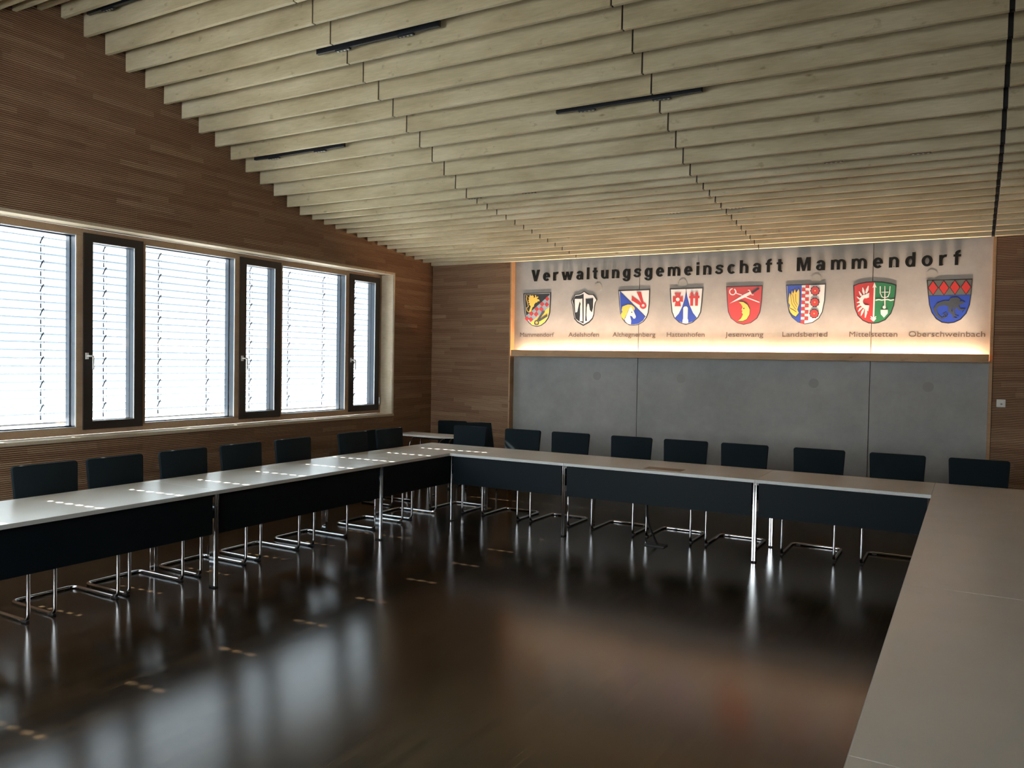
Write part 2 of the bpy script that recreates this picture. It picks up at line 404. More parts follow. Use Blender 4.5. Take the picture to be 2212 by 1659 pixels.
# ------------------------------------------------------------------ windows
tr = MB().box(XL-.22, XL+.012, WY0, WY1+.02, WZ0-.03, WZ0).box(XL-.22, XL+.004, WY0, WY1+.02, WZ1, WZ1+.03)
tr.box(XL-.22, XL+.004, WY1, WY1+.02, WZ0, WZ1).box(XL-.22, XL+.004, WY0-.02, WY0, WZ0, WZ1)
tr = tr.build('trim_3', M['reveal']); tag(tr, kind='structure')
XW = -7.14
for k in range(5):
    yr = 8.78 - 1.825*k
    w = empty('window_%d' % (k+1)); tag(w, kind='structure')
    y0 = yr - 1.865 + (0 if k else 0)
    last = WY1 if k == 0 else yr - .04
    mb = MB()
    mb.box(XW-.09, XW, yr-1.865, last, 2.84, WZ1).box(XW-.09, XW, yr-1.865, last, WZ0, 1.07)
    mb.box(XW-.09, XW, yr-1.865, yr-1.83, 1.07, 2.84).box(XW-.09, XW, yr-.71, yr-.63, 1.07, 2.84)
    if k == 0: mb.box(XW-.09, XW, 8.725, last, 1.07, 2.84)
    mb.build('frame', M['frame'], w, bevel=.003, bseg=1)
    ya, yb_ = yr-1.83, yr-.71
    for nm_, xa_, xb_, mm in (('glazing_bead', XW-.012, XW-.002, M['bead']), ('jamb_lining', XW-.080, XW-.012, M['gasket'])):
        t_ = .006 if mm is M['bead'] else .004
        MB().box(xa_, xb_, ya, ya+t_, 1.07, 2.84).box(xa_, xb_, yb_-t_, yb_, 1.07, 2.84).box(xa_, xb_, ya, yb_, 2.84-t_, 2.84).box(xa_, xb_, ya, yb_, 1.07, 1.07+t_).build(nm_, mm, w)
    MB().box(XW-.15, XW-.09, ya-.02, ya+.012, 1.05, 2.86).box(XW-.15, XW-.09, yb_-.012, yb_+.02, 1.05, 2.86).box(XW-.15, XW-.09, ya, yb_, 2.828, 2.86).box(XW-.13, XW-.09, ya, yb_, 1.05, 1.082).build('outer_frame', M['gasket'], w, bevel=.002, bseg=1)
    MB().box(XW-.085, XW-.065, ya+.004, yb_-.004, 1.074, 2.836).build('pane', M['glass'], w)
    # narrow opening sash
    sa, sb = yr-.65, yr-.04
    mb = MB(); xs0, xs1 = XW-.06, XW+.018
    mb.box(xs0, xs1, sa, sa+.085, 1.045, 2.865).box(xs0, xs1, sb-.09, sb, 1.045, 2.865).box(xs0, xs1, sa+.085, sb-.09, 2.79, 2.865).box(xs0, xs1, sa+.085, sb-.09, 1.045, 1.12)
    s = mb.build('sash', M['sash'], w)
    ga, gb = sa+.085, sb-.09
    for nm_, xa_, xb_, mm in (('glazing_bead', XW+.004, XW+.014, M['bead']), ('jamb_lining', XW-.055, XW+.004, M['gasket'])):
        t_ = .005 if mm is M['bead'] else .004
        MB().box(xa_, xb_, ga, ga+t_, 1.12, 2.79).box(xa_, xb_, gb-t_, gb, 1.12, 2.79).box(xa_, xb_, ga, gb, 2.79-t_, 2.79).box(xa_, xb_, ga, gb, 1.12, 1.12+t_).build(nm_, mm, s)
    MB().box(XW-.115, XW-.06, ga-.03, ga+.006, 1.10, 2.81).box(XW-.115, XW-.06, gb-.006, gb+.03, 1.10, 2.81).box(XW-.115, XW-.06, ga, gb, 2.782, 2.81).box(XW-.13, XW-.06, ga, gb, 1.10, 1.126).build('outer_frame', M['gasket'], s)
    MB().box(XW-.045, XW-.025, ga+.002, gb-.002, 1.122, 2.788).build('pane', M['glass'], s)
    hy = sa + .028
    mb = MB().box(xs1, xs1+.010, hy-.014, hy+.014, 1.70, 1.76).tube(bend([(xs1,hy,1.73),(xs1+.048,hy,1.73),(xs1+.048,hy+.034,1.73),(xs1+.048,hy+.034,1.605)], .012), .0085, 10)
    mb.build('handle', M['white_pl'], s, smooth=True)
    if k == 0: MB().cyl((XW+.022, sb+.006, 1.17), (0,0,1), .007, .10, 12).build('hinge', M['satin'], s, smooth=True)

# external venetian blinds
XB = -7.42; SP = .0733; SW = .080; TILT = math.radians(TILTD)
cords = [4.27 + .6125*j for j in range(-8, 8)]
holes = [y for y in cords] 
def blind(y0, y1, label):
    r = empty('venetian_blind', (XB, (y0+y1)/2, 1.07))
    R0 = Vector((XB, (y0+y1)/2, 1.07))
    hs = [y for y in holes if y0+.03 < y < y1-.03]
    cuts = [y0] + sum([[y-.0105, y+.0105] for y in hs], []) + [y1]
    prof = []
    for s in (-.04, -.030, -.021, -.0105, .0105, .021, .030, .04):
        bow = .0045*(1 - (s/.04)**2)
        # s < 0 outer lower edge, s > 0 inner upper edge
        x = s*math.cos(TILT) - bow*math.sin(TILT); z = s*math.sin(TILT) + bow*math.cos(TILT)
        prof.append((x, z))
    sl = MB()
    n = int((2.83 - 1.15)/SP) + 1
    for i in range(n):
        zc = 1.165 + i*SP
        base = len(sl.v)
        for (x, z) in prof:
            for y in cuts: sl.v.append((x, y-R0.y, zc+z-R0.z))
        m_ = len(cuts)
        for a in range(len(prof)-1):
            for b in range(m_-1):
                if a == 3 and b % 2 == 1: continue
                sl.f.append((base+a*m_+b, base+a*m_+b+1, base+(a+1)*m_+b+1, base+(a+1)*m_+b))
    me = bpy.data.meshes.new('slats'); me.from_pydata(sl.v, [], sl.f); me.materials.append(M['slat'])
    for p_ in me.polygons: p_.use_smooth = True
    o = bpy.data.objects.new('slats', me); col.objects.link(o); o.parent = r
    MB().box(-.035, .035, y0-R0.y, y1-R0.y, .022, .042).build('bottom_rail', M['alu'], r, bevel=.004)
    MB().box(-.05, .05, y0-R0.y, y1-R0.y, 1.775, 1.84).build('head_rail', M['alu'], r)
    for y in hs:
        MB().tube([(.028, y-R0.y, .03), (.028, y-R0.y, 1.80)], .0016, 6).build('lift_cord', M['gasket'], r)
        mb = MB()
        for i in range(n):
            zc = 1.165 + i*SP - R0.z; yy = y - R0.y - .022
            if i % 3 == 1: mb.tube(bend([(.026, yy+.018, zc+.040), (.027, yy+.006, zc+.022), (.020, yy, zc), (.006, yy-.004, zc-.028)], .02, 3), .0062, 6)
            else: mb.box(.004, .012, yy-.003, yy+.006, zc-.030, zc+.012)
        mb.tube([(.014, y-R0.y-.0205, .04), (.014, y-R0.y-.0205, 1.80)], .0012, 5)
        mb.build('ladder_cord', M['gasket'], r)
    for y in (y0, y1): MB().box(-.03, .03, y-R0.y-.006, y-R0.y+.006, -.09, 1.84).build('guide_rail', M['alu'], r)
    tag(r, label, 'window blind', 'external venetian blinds')
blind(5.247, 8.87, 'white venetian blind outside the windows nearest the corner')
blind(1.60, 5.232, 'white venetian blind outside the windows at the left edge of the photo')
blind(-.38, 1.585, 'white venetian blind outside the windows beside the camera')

# ------------------------------------------------------------------ lit shelf, lettering, captions, coats of arms
sh = empty('light_shelf', (-2.72, YC, 1.82)); tag(sh, 'long oak shelf with hidden warm light glowing up the concrete wall', 'light shelf')
MB().box(-2.815, 2.868, -.170, -.145, 0, .087).build('fascia', M['oak'], sh, bevel=.003)
MB().box(-2.815, 2.868, -.145, 0, 0, .02).build('tray', M['oak'], sh)
MB().box(-2.76, 2.80, -.070, -.048, .02, .030).build('light_strip', M['led'], sh)

ld = bpy.data.lights.new('shelf_lamp', 'AREA'); ld.shape = 'RECTANGLE'; ld.size = 5.5; ld.size_y = .02; ld.energy = LEDB; ld.color = (1.0, .73, .54); ld.spread = math.radians(58)
lo = bpy.data.objects.new('shelf_lamp', ld); col.objects.link(lo); lo.location = (.02, -.129, .034); lo.rotation_euler = (PI, 0, 0); lo.parent = sh

def text_mesh(name, body, m, parent, x, z, size, width=None, off=0, depth=.004, y=0, space=1.0, hk=1.0):
    cu = bpy.data.curves.new(name, 'FONT'); cu.body = body; cu.size = size; cu.extrude = depth; cu.offset = off; cu.space_character = space; cu.resolution_u = 4
    o = bpy.data.objects.new(name, cu); col.objects.link(o)
    dg = bpy.context.evaluated_depsgraph_get(); me = bpy.data.meshes.new_from_object(o.evaluated_get(dg)); bpy.data.objects.remove(o)
    xs = [v.co.x for v in me.vertices]; x0, x1 = min(xs), max(xs); k = 1 if width is None else width/(x1-x0)
    for v in me.vertices: v.co = Vector(((v.co.x-x0)*k, -v.co.z, v.co.y*hk))
    me.materials.clear(); me.materials.append(m)
    ob = bpy.data.objects.new(name, me); col.objects.link(ob)
    if parent: ob.parent = parent
    ob.location = (x, y, z); return ob, (x1-x0)*k
M['letter'] = mat('black_acrylic_letter', (.008,.009,.009), .55, spec=.15)
M['vinyl'] = mat('brown_grey_vinyl', (.10,.075,.062), .7)
o, _ = text_mesh('tmp', 'H', M['letter'], None, 0, 0, 1.0); CAPH = max(v.co.z for v in o.data.vertices); bpy.data.objects.remove(o)
CSIZE = .0575/CAPH
def arc(cx, cy, rx, ry, tx, ty, a0, a1, n=18):
    A = [math.radians(a0 + (a1-a0)*i/n) for i in range(n+1)]
    return [(cx+rx*math.cos(a), cy+ry*math.sin(a)) for a in A] + [(cx+(rx-tx)*math.cos(a), cy+(ry-ty)*math.sin(a)) for a in reversed(A)]
def bx(x0, x1, y0, y1): return [(x0,y0),(x1,y0),(x1,y1),(x0,y1)]
def stroke(pts, w):
    L, R_ = [], []
    for i, (x, y) in enumerate(pts):
        a = pts[max(0,i-1)]; b = pts[min(len(pts)-1,i+1)]; dx, dy = b[0]-a[0], b[1]-a[1]; l = math.hypot(dx, dy)
        L.append((x-dy/l*w/2, y+dx/l*w/2)); R_.append((x+dy/l*w/2, y-dx/l*w/2))
    return L + R_[::-1]
def ring(cx, rx): return [arc(cx, .365, rx, .38, .19, .15, 0, 180), arc(cx, .365, rx, .38, .19, .15, 180, 360)]
GL = {   # bold grotesque glyphs, cap height 1: (width, pieces)
 'V': (.74, [[(0,1),(.22,1),(.37,.29),(.52,1),(.74,1),(.48,0),(.26,0)]]),
 'M': (.88, [bx(0,.20,0,1), bx(.68,.88,0,1), [(.0,1),(.27,1),(.44,.33),(.61,1),(.88,1),(.70,.80),(.52,0),(.36,0),(.18,.80)]]),
 'e': (.60, [arc(.30,.365,.30,.38,.19,.15,0,318,26), bx(.10,.595,.31,.43)]),
 'r': (.43, [bx(0,.19,0,.72), arc(.36,.40,.30,.345,.14,.17,75,180,10)]),
 'w': (.98, [[(0,.72),(.20,.72),(.30,.25),(.41,.72),(.57,.72),(.68,.25),(.78,.72),(.98,.72),(.79,0),(.60,0),(.49,.45),(.38,0),(.19,0)]]),
 'a': (.58, [arc(.245,.215,.245,.23,.17,.12,0,360,24), bx(.37,.56,0,.50), arc(.29,.47,.27,.275,.18,.15,0,165,14)]),
 'l': (.19, [bx(0,.19,0,1)]), 'i': (.19, [bx(0,.19,0,.72), bx(0,.19,.82,1)]),
 't': (.40, [bx(.09,.28,.10,.95), bx(0,.39,.57,.72), arc(.33,.18,.24,.195,.19,.15,180,280,8)]),
 'u': (.58, [bx(0,.19,.28,.72), bx(.39,.58,0,.72), arc(.29,.29,.29,.305,.19,.15,180,350,14)]),
 'n': (.58, [bx(0,.19,0,.72), bx(.39,.58,0,.44), arc(.29,.43,.29,.31,.19,.15,0,170,14)]),
 'h': (.58, [bx(0,.19,0,1), bx(.39,.58,0,.44), arc(.29,.43,.29,.31,.19,.15,0,170,14)]),
 'm': (.92, [bx(0,.19,0,.72), bx(.365,.555,0,.44), bx(.73,.92,0,.44), arc(.2775,.43,.2775,.31,.19,.15,0,170,14), arc(.6425,.43,.2775,.31,.19,.15,0,170,14)]),
 'g': (.58, ring(.29,.29) + [bx(.39,.58,-.05,.72), arc(.29,-.04,.29,.25,.19,.14,180,360,14)]),
 'd': (.58, ring(.29,.29) + [bx(.39,.58,0,1)]), 'o': (.62, ring(.31,.31)),
 's': (.54, [stroke([(.50,.52),(.45,.62),(.34,.665),(.18,.65),(.10,.57),(.11,.48),(.22,.42),(.36,.36),(.45,.28),(.44,.17),(.34,.085),(.17,.085),(.08,.14),(.03,.23)], .155)]),
 'c': (.56, [arc(.30,.365,.30,.38,.19,.15,42,318,22)]),
 'f': (.43, [bx(.08,.27,0,.78), bx(0,.41,.57,.72), arc(.34,.77,.26,.24,.19,.15,80,180,8)])}
CAP = .157
for word, xa, xb in (('Verwaltungsgemeinschaft', -5.316, -1.964), ('Mammendorf', -1.806, -.134)):
    r = empty('wall_lettering', (xa, YC, 2.856))
    tag(r, 'raised black bold lettering reading %s, %s word' % (word, 'long left' if word[0] == 'V' else 'shorter right'), 'lettering', 'black title lettering on the concrete wall')
    KW = LKW*CAP; gap = (xb-xa-sum(GL[c][0] for c in word)*KW)/(len(word)-1); x = 0
    for c_ in word:
        mb = MB()
        for j_, pc in enumerate(GL[c_][1]): mb.poly_y([(x+px*KW, pz*CAP) for px, pz in pc], -.022-.0004*j_, -.004)
        mb.box(x+GL[c_][0]*KW*.5-.004, x+GL[c_][0]*KW*.5+.004, -.006, 0, .04*CAP, .10*CAP)
        mb.build('letter', M['letter'], r); x += GL[c_][0]*KW + gap
caps = [('Mammendorf',-5.488,-4.960),('Adelshofen',-4.741,-4.294),('Althegnenberg',-4.101,-3.513),('Hattenhofen',-3.363,-2.879),('Jesenwang',-2.625,-2.170),('Landsberied',-1.951,-1.452),('Mittelstetten',-1.218,-.727),('Oberschweinbach',-.614,.108)]
for w_, xa, xb in caps:
    o, _ = text_mesh('wall_caption', w_, M['vinyl'], None, xa, 2.0935, CSIZE, width=xb-xa, depth=.0006, y=YC-.0014)
    tag(o, 'thin brown caption reading %s below its coat of arms' % w_, 'caption', 'captions below the coats of arms')
PAL = {'black':(.012,.013,.014),'white':(.66,.66,.66),'red':(.44,.032,.028),'gold':(.72,.50,.09),'blue':(.020,.055,.36),'green':(.02,.17,.06),'grey':(.11,.12,.11),'steel':(.23,.32,.38),'dark':(.045,.055,.065)}
CM = {k: mat('enamel_' + k, c, .38) for k, c in PAL.items()}
CRESTS = [
  ('shield with gold lion, red and blue chequered band and dark shears',-5.229,2.466,[(-216,232),(216,235),(212,85),(206,-43),(183,-119),(136,-179),(69,-221),(6,-235),(-68,-220),(-128,-177),(-174,-115),(-196,-28),(-208,94)],[
    ('border_line','white',[[(-194,215),(196,219),(193,86),(187,-38),(166,-110),(122,-167),(63,-206),(5,-219),(-62,-206),(-114,-165),(-157,-106),(-176,-28),(-186,94),(-192,217),(-197,217),(-191,94),(-181,-28),(-162,-107),(-118,-168),(-65,-210),(6,-223),(65,-210),(126,-170),(171,-112),(191,-38),(198,86),(198,223),(-194,219)]]),
    ('lower_field','gold',[[(-101,-179),(196,39),(189,-38),(168,-111),(124,-168),(64,-208),(6,-221),(-63,-208)]]),
    ('chequered_band','steel',[[(-172,-87),(194,197),(196,34),(-97,-180),(-159,-111)]]),
    ('band_lozenge','red',[[(125,145),(159,179),(195,144),(161,110)],[(47,76),(82,109),(117,74),(83,41)],[(120,68),(154,102),(190,67),(156,33)],[(-35,8),(0,42),(36,7),(2,-27)],[(39,5),(73,38),(109,3),(75,-30)],[(-117,-53),(-82,-19),(-46,-54),(-81,-89)],[(-43,-63),(-8,-29),(28,-64),(-7,-98)],[(-185,-120),(-150,-86),(-114,-121),(-149,-156)],[(-123,-133),(-88,-99),(-52,-134),(-87,-168)]]),
    ('lion','gold',[[(-121,192),(-102,204),(-82,193),(-62,203),(-47,181),(-51,164),(-25,172),(-33,198),(-16,202),(-7,167),(12,184),(24,171),(-2,148),(22,145),(37,136),(43,115),(13,115),(4,98),(-16,99),(-40,73),(-44,47),(-68,31),(-87,-21),(-121,-38),(-112,-3),(-93,48),(-119,71),(-109,92),(-134,97),(-120,118),(-135,127),(-120,149),(-135,171),(-111,174)],[(-173,192),(-160,198),(-169,154),(-148,96),(-135,46),(-165,29),(-155,-13),(-124,-36),(-119,-30),(-148,-9),(-156,27),(-127,44),(-140,98),(-160,154),(-151,199),(-175,200)]]),
    ('shears','dark',[[(89,-28),(133,-26),(67,-109),(29,-154),(9,-143)],[(167,-64),(168,-98),(48,-163),(27,-150),(101,-101)],[(42,-182),(41,-191),(37,-200),(31,-207),(23,-212),(14,-215),(3,-217),(-7,-215),(-16,-212),(-24,-206),(-31,-199),(-35,-191),(-36,-182),(-35,-173),(-32,-164),(-25,-157),(-17,-152),(-8,-149),(2,-147),(12,-149),(22,-152),(30,-158),(36,-165),(40,-173),(42,-182),(26,-182),(25,-177),(23,-172),(19,-167),(14,-164),(8,-162),(2,-161),(-4,-162),(-9,-164),(-14,-167),(-18,-171),(-20,-176),(-21,-182),(-20,-187),(-17,-192),(-14,-197),(-9,-200),(-3,-202),(3,-203),(9,-202),(15,-200),(20,-197),(23,-193),(26,-188),(26,-182)]]),
  ]),
  ('curved black and white shield with two mirrored axes',-4.519,2.471,[(-1,233),(34,207),(71,189),(139,183),(171,145),(192,112),(168,75),(156,9),(149,-91),(132,-140),(83,-190),(-3,-233),(-91,-188),(-139,-137),(-154,-53),(-166,31),(-192,106),(-154,153),(-141,190),(-72,197),(-31,213)],[
    ('field','white',[[(0,220),(32,196),(66,179),(130,174),(160,138),(179,107),(157,73),(146,12),(140,-81),(124,-127),(78,-173),(-2,-213),(-84,-171),(-128,-124),(-143,-46),(-153,33),(-178,102),(-143,146),(-131,180),(-66,187),(-28,201)]]),
    ('left_half','black',[[(-5,195),(3,-202),(-82,-161),(-122,-129),(-139,-45),(-150,40),(-170,105),(-140,146),(-129,168),(-62,175)]]),
    ('left_tree','white',[[(-135,130),(-47,128),(-24,133),(-13,-172),(-56,-167),(-52,-88),(-54,29),(-46,63),(-62,96),(-82,13),(-94,-45),(-122,-53),(-130,14)]]),
    ('right_tree','black',[[(26,129),(45,126),(135,134),(134,9),(119,-55),(91,-23),(76,52),(60,65),(51,52),(43,11),(40,-89),(51,-168),(26,-168),(29,11)]]),
  ]),
  ('blue and white shield with horse head and red tongs',-3.815,2.471,[(-217,233),(218,235),(216,51),(204,-69),(181,-132),(140,-184),(77,-221),(8,-234),(-56,-227),(-113,-194),(-158,-137),(-184,-63),(-199,60)],[
    ('field','white',[[(-204,215),(206,217),(204,44),(193,-69),(170,-129),(132,-177),(73,-212),(9,-224),(-52,-217),(-106,-186),(-148,-132),(-173,-63),(-187,52)]]),
    ('blue_half','blue',[[(-195,217),(163,-120),(135,-170),(72,-210),(8,-221),(-52,-216),(-105,-186),(-145,-133),(-170,-59),(-185,59)]]),
    ('dividing_line','black',[[(-203,221),(166,-125),(170,-121),(-199,225)]]),
    ('tongs','red',[[(37,201),(97,198),(136,61),(115,41)],[(-24,153),(-29,92),(92,23),(115,51)],[(176,20),(175,9),(171,-2),(164,-11),(154,-17),(143,-21),(132,-23),(120,-21),(108,-16),(99,-9),(91,0),(86,10),(85,22),(86,33),(90,43),(97,52),(107,59),(118,63),(129,64),(141,62),(153,58),(162,51),(170,42),(174,31),(176,20),(152,20),(151,25),(149,30),(145,35),(141,38),(136,40),(130,41),(125,40),(119,38),(115,35),(112,31),(110,26),(109,21),(110,16),(112,11),(116,7),(120,3),(125,1),(131,1),(136,1),(142,3),(146,6),(149,10),(151,15),(152,20)]]),
    ('mane','gold',[[(-161,-31),(-153,14),(-110,29),(-75,39),(-32,36),(3,11),(20,-9),(12,-38),(-23,-5),(-49,0),(-74,-40),(-90,-89),(-115,-129),(-123,-160),(-158,-128),(-172,-88),(-151,-55)]]),
    ('horse','white',[[(-32,12),(-1,-33),(36,-115),(28,-139),(6,-145),(-16,-114),(-46,-105),(-27,-170),(-31,-217),(-70,-211),(-103,-184),(-116,-153),(-90,-97),(-65,-32),(-49,0)]]),
    ('horse_eye','black',[[(-13,-61),(-15,-67),(-21,-69),(-27,-67),(-30,-61),(-28,-56),(-22,-53),(-15,-56)]]),
  ]),
  ('white shield with blue spire, red cross and red fence',-3.121,2.474,[(-215,231),(215,233),(204,52),(192,-75),(159,-143),(90,-206),(2,-233),(-83,-205),(-151,-144),(-184,-69),(-203,81)],[
    ('field','white',[[(-200,213),(201,215),(191,46),(180,-73),(149,-137),(85,-196),(2,-221),(-77,-194),(-141,-138),(-171,-67),(-189,73)]]),
    ('blue_spire','blue',[[(-3,217),(13,125),(45,16),(92,-83),(141,-143),(90,-192),(1,-218),(-78,-192),(-142,-145),(-90,-90),(-47,-2),(-18,97),(-6,175)]]),
    ('spire_line','black',[[(-6,230),(-2,136),(4,136),(0,230)]]),
    ('pillar','white',[[(-34,-20),(-16,-2),(9,-3),(25,-21),(24,-156),(33,-171),(34,-211),(-39,-210),(-38,-170),(-31,-156)]]),
    ('cross','red',[[(-150,172),(-66,170),(-80,118),(-41,125),(-40,53),(-79,61),(-65,0),(-146,2),(-132,61),(-171,50),(-173,128),(-133,117)]]),
    ('cross_centre','white',[[(-83,86),(-84,79),(-88,73),(-93,68),(-99,65),(-106,64),(-114,65),(-120,69),(-126,74),(-129,80),(-131,87),(-130,94),(-126,101),(-121,106),(-115,109),(-108,110),(-100,108),(-94,105),(-88,100),(-85,93)]]),
    ('fence','red',[[(53,164),(72,181),(91,163),(91,3),(55,4)],[(114,162),(132,179),(152,161),(151,2),(117,3)],[(39,127),(171,125),(169,96),(40,97)]]),
  ]),
  ('red shield with yellow crescent moon, sword and crozier',-2.407,2.473,[(-217,235),(217,234),(209,38),(195,-85),(160,-160),(87,-216),(2,-235),(-74,-215),(-152,-156),(-188,-79),(-206,66)],[
    ('field','red',[[(-207,222),(207,221),(200,34),(187,-83),(153,-155),(83,-209),(2,-226),(-71,-208),(-145,-152),(-179,-78),(-197,61)]]),
    ('crozier','white',[[(-118,201),(-110,195),(-103,187),(-99,178),(-96,168),(-97,158),(-99,148),(-104,139),(-110,132),(-119,127),(-128,124),(-138,123),(-148,125),(-158,129),(-166,135),(-173,143),(-178,152),(-180,162),(-180,172),(-178,182),(-174,190),(-167,198),(-159,203),(-149,206),(-139,207),(-139,196),(-146,195),(-153,193),(-159,189),(-164,184),(-167,177),(-169,170),(-169,163),(-167,155),(-163,149),(-159,143),(-152,139),(-146,136),(-138,134),(-131,135),(-124,137),(-118,141),(-113,146),(-110,153),(-108,160),(-108,167),(-110,174),(-113,181),(-118,187),(-124,191)],[(-119,195),(-103,172),(-96,141),(-27,116),(-24,126),(-90,149),(-94,175),(-111,201)],[(11,94),(181,25),(185,36),(15,104)]]),
    ('sword','white',[[(-171,25),(-7,126),(72,162),(89,135),(13,94)],[(44,175),(60,175),(72,148),(90,117),(114,118),(113,126),(94,124),(79,152),(65,182),(44,183)]]),
    ('sword_grip','black',[[(85,156),(162,209),(181,191),(104,138)]]),
    ('moon_outline','black',[[(-66,50),(-5,45),(47,9),(78,-53),(75,-114),(41,-175),(-9,-197),(-68,-196),(-30,-164),(-6,-113),(-24,-89),(-14,-70),(-26,-56),(-13,-16),(-34,20)]]),
    ('moon','gold',[[(-62,42),(-5,37),(43,3),(73,-54),(70,-111),(38,-168),(-8,-189),(-63,-188),(-28,-158),(-6,-110),(-22,-88),(-13,-70),(-25,-58),(-13,-20),(-32,14)]]),
    ('moon_face','black',[[(11,-39),(8,-45),(2,-48),(-4,-45),(-6,-39),(-4,-33),(2,-30),(8,-33)]]),
  ]),
  ('blue and white shield with gold wing and three red roses',-1.704,2.472,[(-221,233),(221,234),(216,41),(194,-95),(157,-167),(89,-217),(2,-234),(-78,-210),(-142,-154),(-180,-89),(-205,32)],[
    ('field','white',[[(-210,218),(211,219),(206,37),(185,-93),(150,-161),(85,-209),(2,-225),(-74,-203),(-135,-149),(-170,-87),(-194,28)]]),
    ('blue_third','blue',[[(-207,221),(-42,220),(-43,-214),(-86,-197),(-133,-152),(-169,-89),(-193,32)]]),
    ('chequer','red',[[(0,223),(41,221),(41,184),(0,186)],[(-40,187),(0,186),(0,148),(-40,149)],[(0,148),(40,147),(40,110),(0,111)],[(-41,112),(0,111),(0,74),(-41,75)],[(-1,74),(40,73),(40,36),(0,37)],[(-41,38),(-1,37),(-1,-1),(-41,0)],[(-1,-1),(39,-1),(40,-38),(-1,-38)],[(-42,-37),(-1,-38),(-1,-75),(-42,-74)],[(-1,-75),(39,-76),(39,-113),(-1,-112)],[(-42,-112),(-2,-112),(-1,-150),(-42,-149)],[(-2,-149),(39,-150),(39,-187),(-2,-187)],[(-42,-186),(-2,-187),(-2,-224),(-42,-224)]]),
    ('wing_outline','black',[[(-72,186),(-64,151),(-63,0),(-82,-69),(-63,-108),(-99,-153),(-134,-132),(-162,-99),(-178,-55),(-171,-13),(-188,20),(-187,81),(-176,140),(-159,105),(-152,168),(-136,129),(-116,185),(-102,137)]]),
    ('wing','gold',[[(-75,177),(-67,145),(-67,2),(-85,-63),(-67,-100),(-101,-142),(-134,-122),(-160,-91),(-175,-50),(-168,-10),(-184,21),(-184,78),(-174,134),(-158,101),(-150,161),(-135,123),(-117,177),(-103,132)]]),
    ('wing_line','black',[[(-167,110),(-148,3),(-102,-64),(-98,-61),(-144,4),(-163,111)],[(-143,119),(-126,21),(-92,-36),(-88,-34),(-122,22),(-138,119)],[(-111,123),(-105,30),(-84,-8),(-80,-6),(-100,31),(-107,123)],[(-168,-45),(-137,-64),(-96,-92),(-94,-88),(-134,-60),(-166,-41)]]),
    ('rose_outline','black',[[(161,149),(158,141),(153,134),(153,125),(152,116),(144,112),(136,109),(131,102),(125,96),(116,97),(108,100),(100,98),(92,97),(85,103),(80,111),(72,114),(64,118),(62,128),(61,136),(56,144),(52,152),(56,161),(61,168),(60,177),(62,186),(70,190),(77,193),(82,200),(89,206),(97,204),(106,201),(114,204),(122,205),(129,198),(134,191),(142,188),(150,183),(152,174),(152,165),(157,158)],[(160,17),(157,9),(152,2),(152,-7),(151,-16),(143,-20),(136,-23),(131,-30),(124,-36),(116,-35),(107,-32),(100,-35),(91,-36),(84,-29),(79,-22),(71,-19),(63,-14),(61,-5),(61,4),(56,11),(52,20),(55,28),(60,35),(60,44),(61,53),(69,57),(77,60),(82,67),(88,73),(97,72),(105,69),(113,71),(121,72),(128,66),(133,59),(141,56),(149,51),(151,42),(151,33),(156,26)],[(158,-112),(154,-121),(150,-128),(150,-137),(148,-146),(141,-150),(133,-153),(128,-160),(122,-166),(113,-165),(105,-162),(97,-165),(88,-166),(81,-159),(76,-152),(68,-149),(60,-145),(58,-135),(58,-127),(53,-119),(49,-111),(52,-102),(57,-95),(57,-86),(58,-77),(66,-73),(74,-70),(79,-63),(85,-57),(94,-58),(102,-61),(110,-58),(119,-57),(125,-64),(131,-71),(139,-74),(147,-79),(148,-88),(149,-96),(154,-104)]]),
    ('rose','red',[[(150,150),(149,136),(143,123),(133,113),(122,107),(108,105),(95,108),(82,115),(72,125),(66,138),(63,152),(65,166),(71,179),(80,189),(92,195),(106,197),(119,194),(131,187),(141,177),(148,164)],[(149,17),(148,3),(142,-9),(133,-19),(121,-25),(107,-27),(94,-25),(82,-18),(72,-8),(65,5),(63,19),(64,33),(70,46),(80,56),(92,62),(105,64),(118,62),(131,55),(141,44),(147,32)],[(147,-112),(145,-126),(139,-139),(130,-149),(118,-155),(105,-157),(91,-155),(79,-148),(69,-138),(62,-125),(60,-111),(62,-97),(68,-84),(77,-74),(89,-68),(102,-66),(116,-68),(128,-75),(138,-85),(144,-98)]]),
    ('rose_centre','gold',[[(115,151),(113,145),(107,143),(102,145),(99,151),(101,157),(107,159),(112,156)],[(114,18),(112,12),(106,10),(101,13),(98,19),(100,24),(106,27),(112,24)],[(111,-112),(109,-117),(104,-120),(98,-117),(96,-111),(98,-106),(103,-103),(109,-106)]]),
  ]),
  ('red and green shield with white wing, arrow, trident and spade',-0.972,2.476,[(-220,197),(-167,220),(-84,234),(-2,237),(88,228),(169,211),(221,191),(217,75),(205,-37),(178,-126),(122,-198),(56,-229),(8,-237),(-49,-233),(-110,-203),(-165,-145),(-198,-63),(-212,61)],[
    ('red_half','red',[[(-208,189),(-163,208),(-84,221),(0,224),(0,-225),(-48,-220),(-107,-192),(-156,-137),(-188,-61),(-202,61)]]),
    ('green_half','green',[[(0,224),(88,216),(166,199),(211,182),(206,75),(195,-34),(169,-119),(114,-187),(53,-217),(0,-225)]]),
    ('arrow','white',[[(-6,186),(9,186),(8,-209),(-8,-208)],[(-1,223),(24,161),(1,178),(-19,162)],[(-32,-159),(-5,-188),(2,-180),(-25,-151)],[(22,-152),(-3,-180),(5,-188),(29,-160)],[(-33,-180),(-6,-208),(1,-200),(-26,-172)],[(20,-172),(-1,-201),(7,-208),(29,-180)]]),
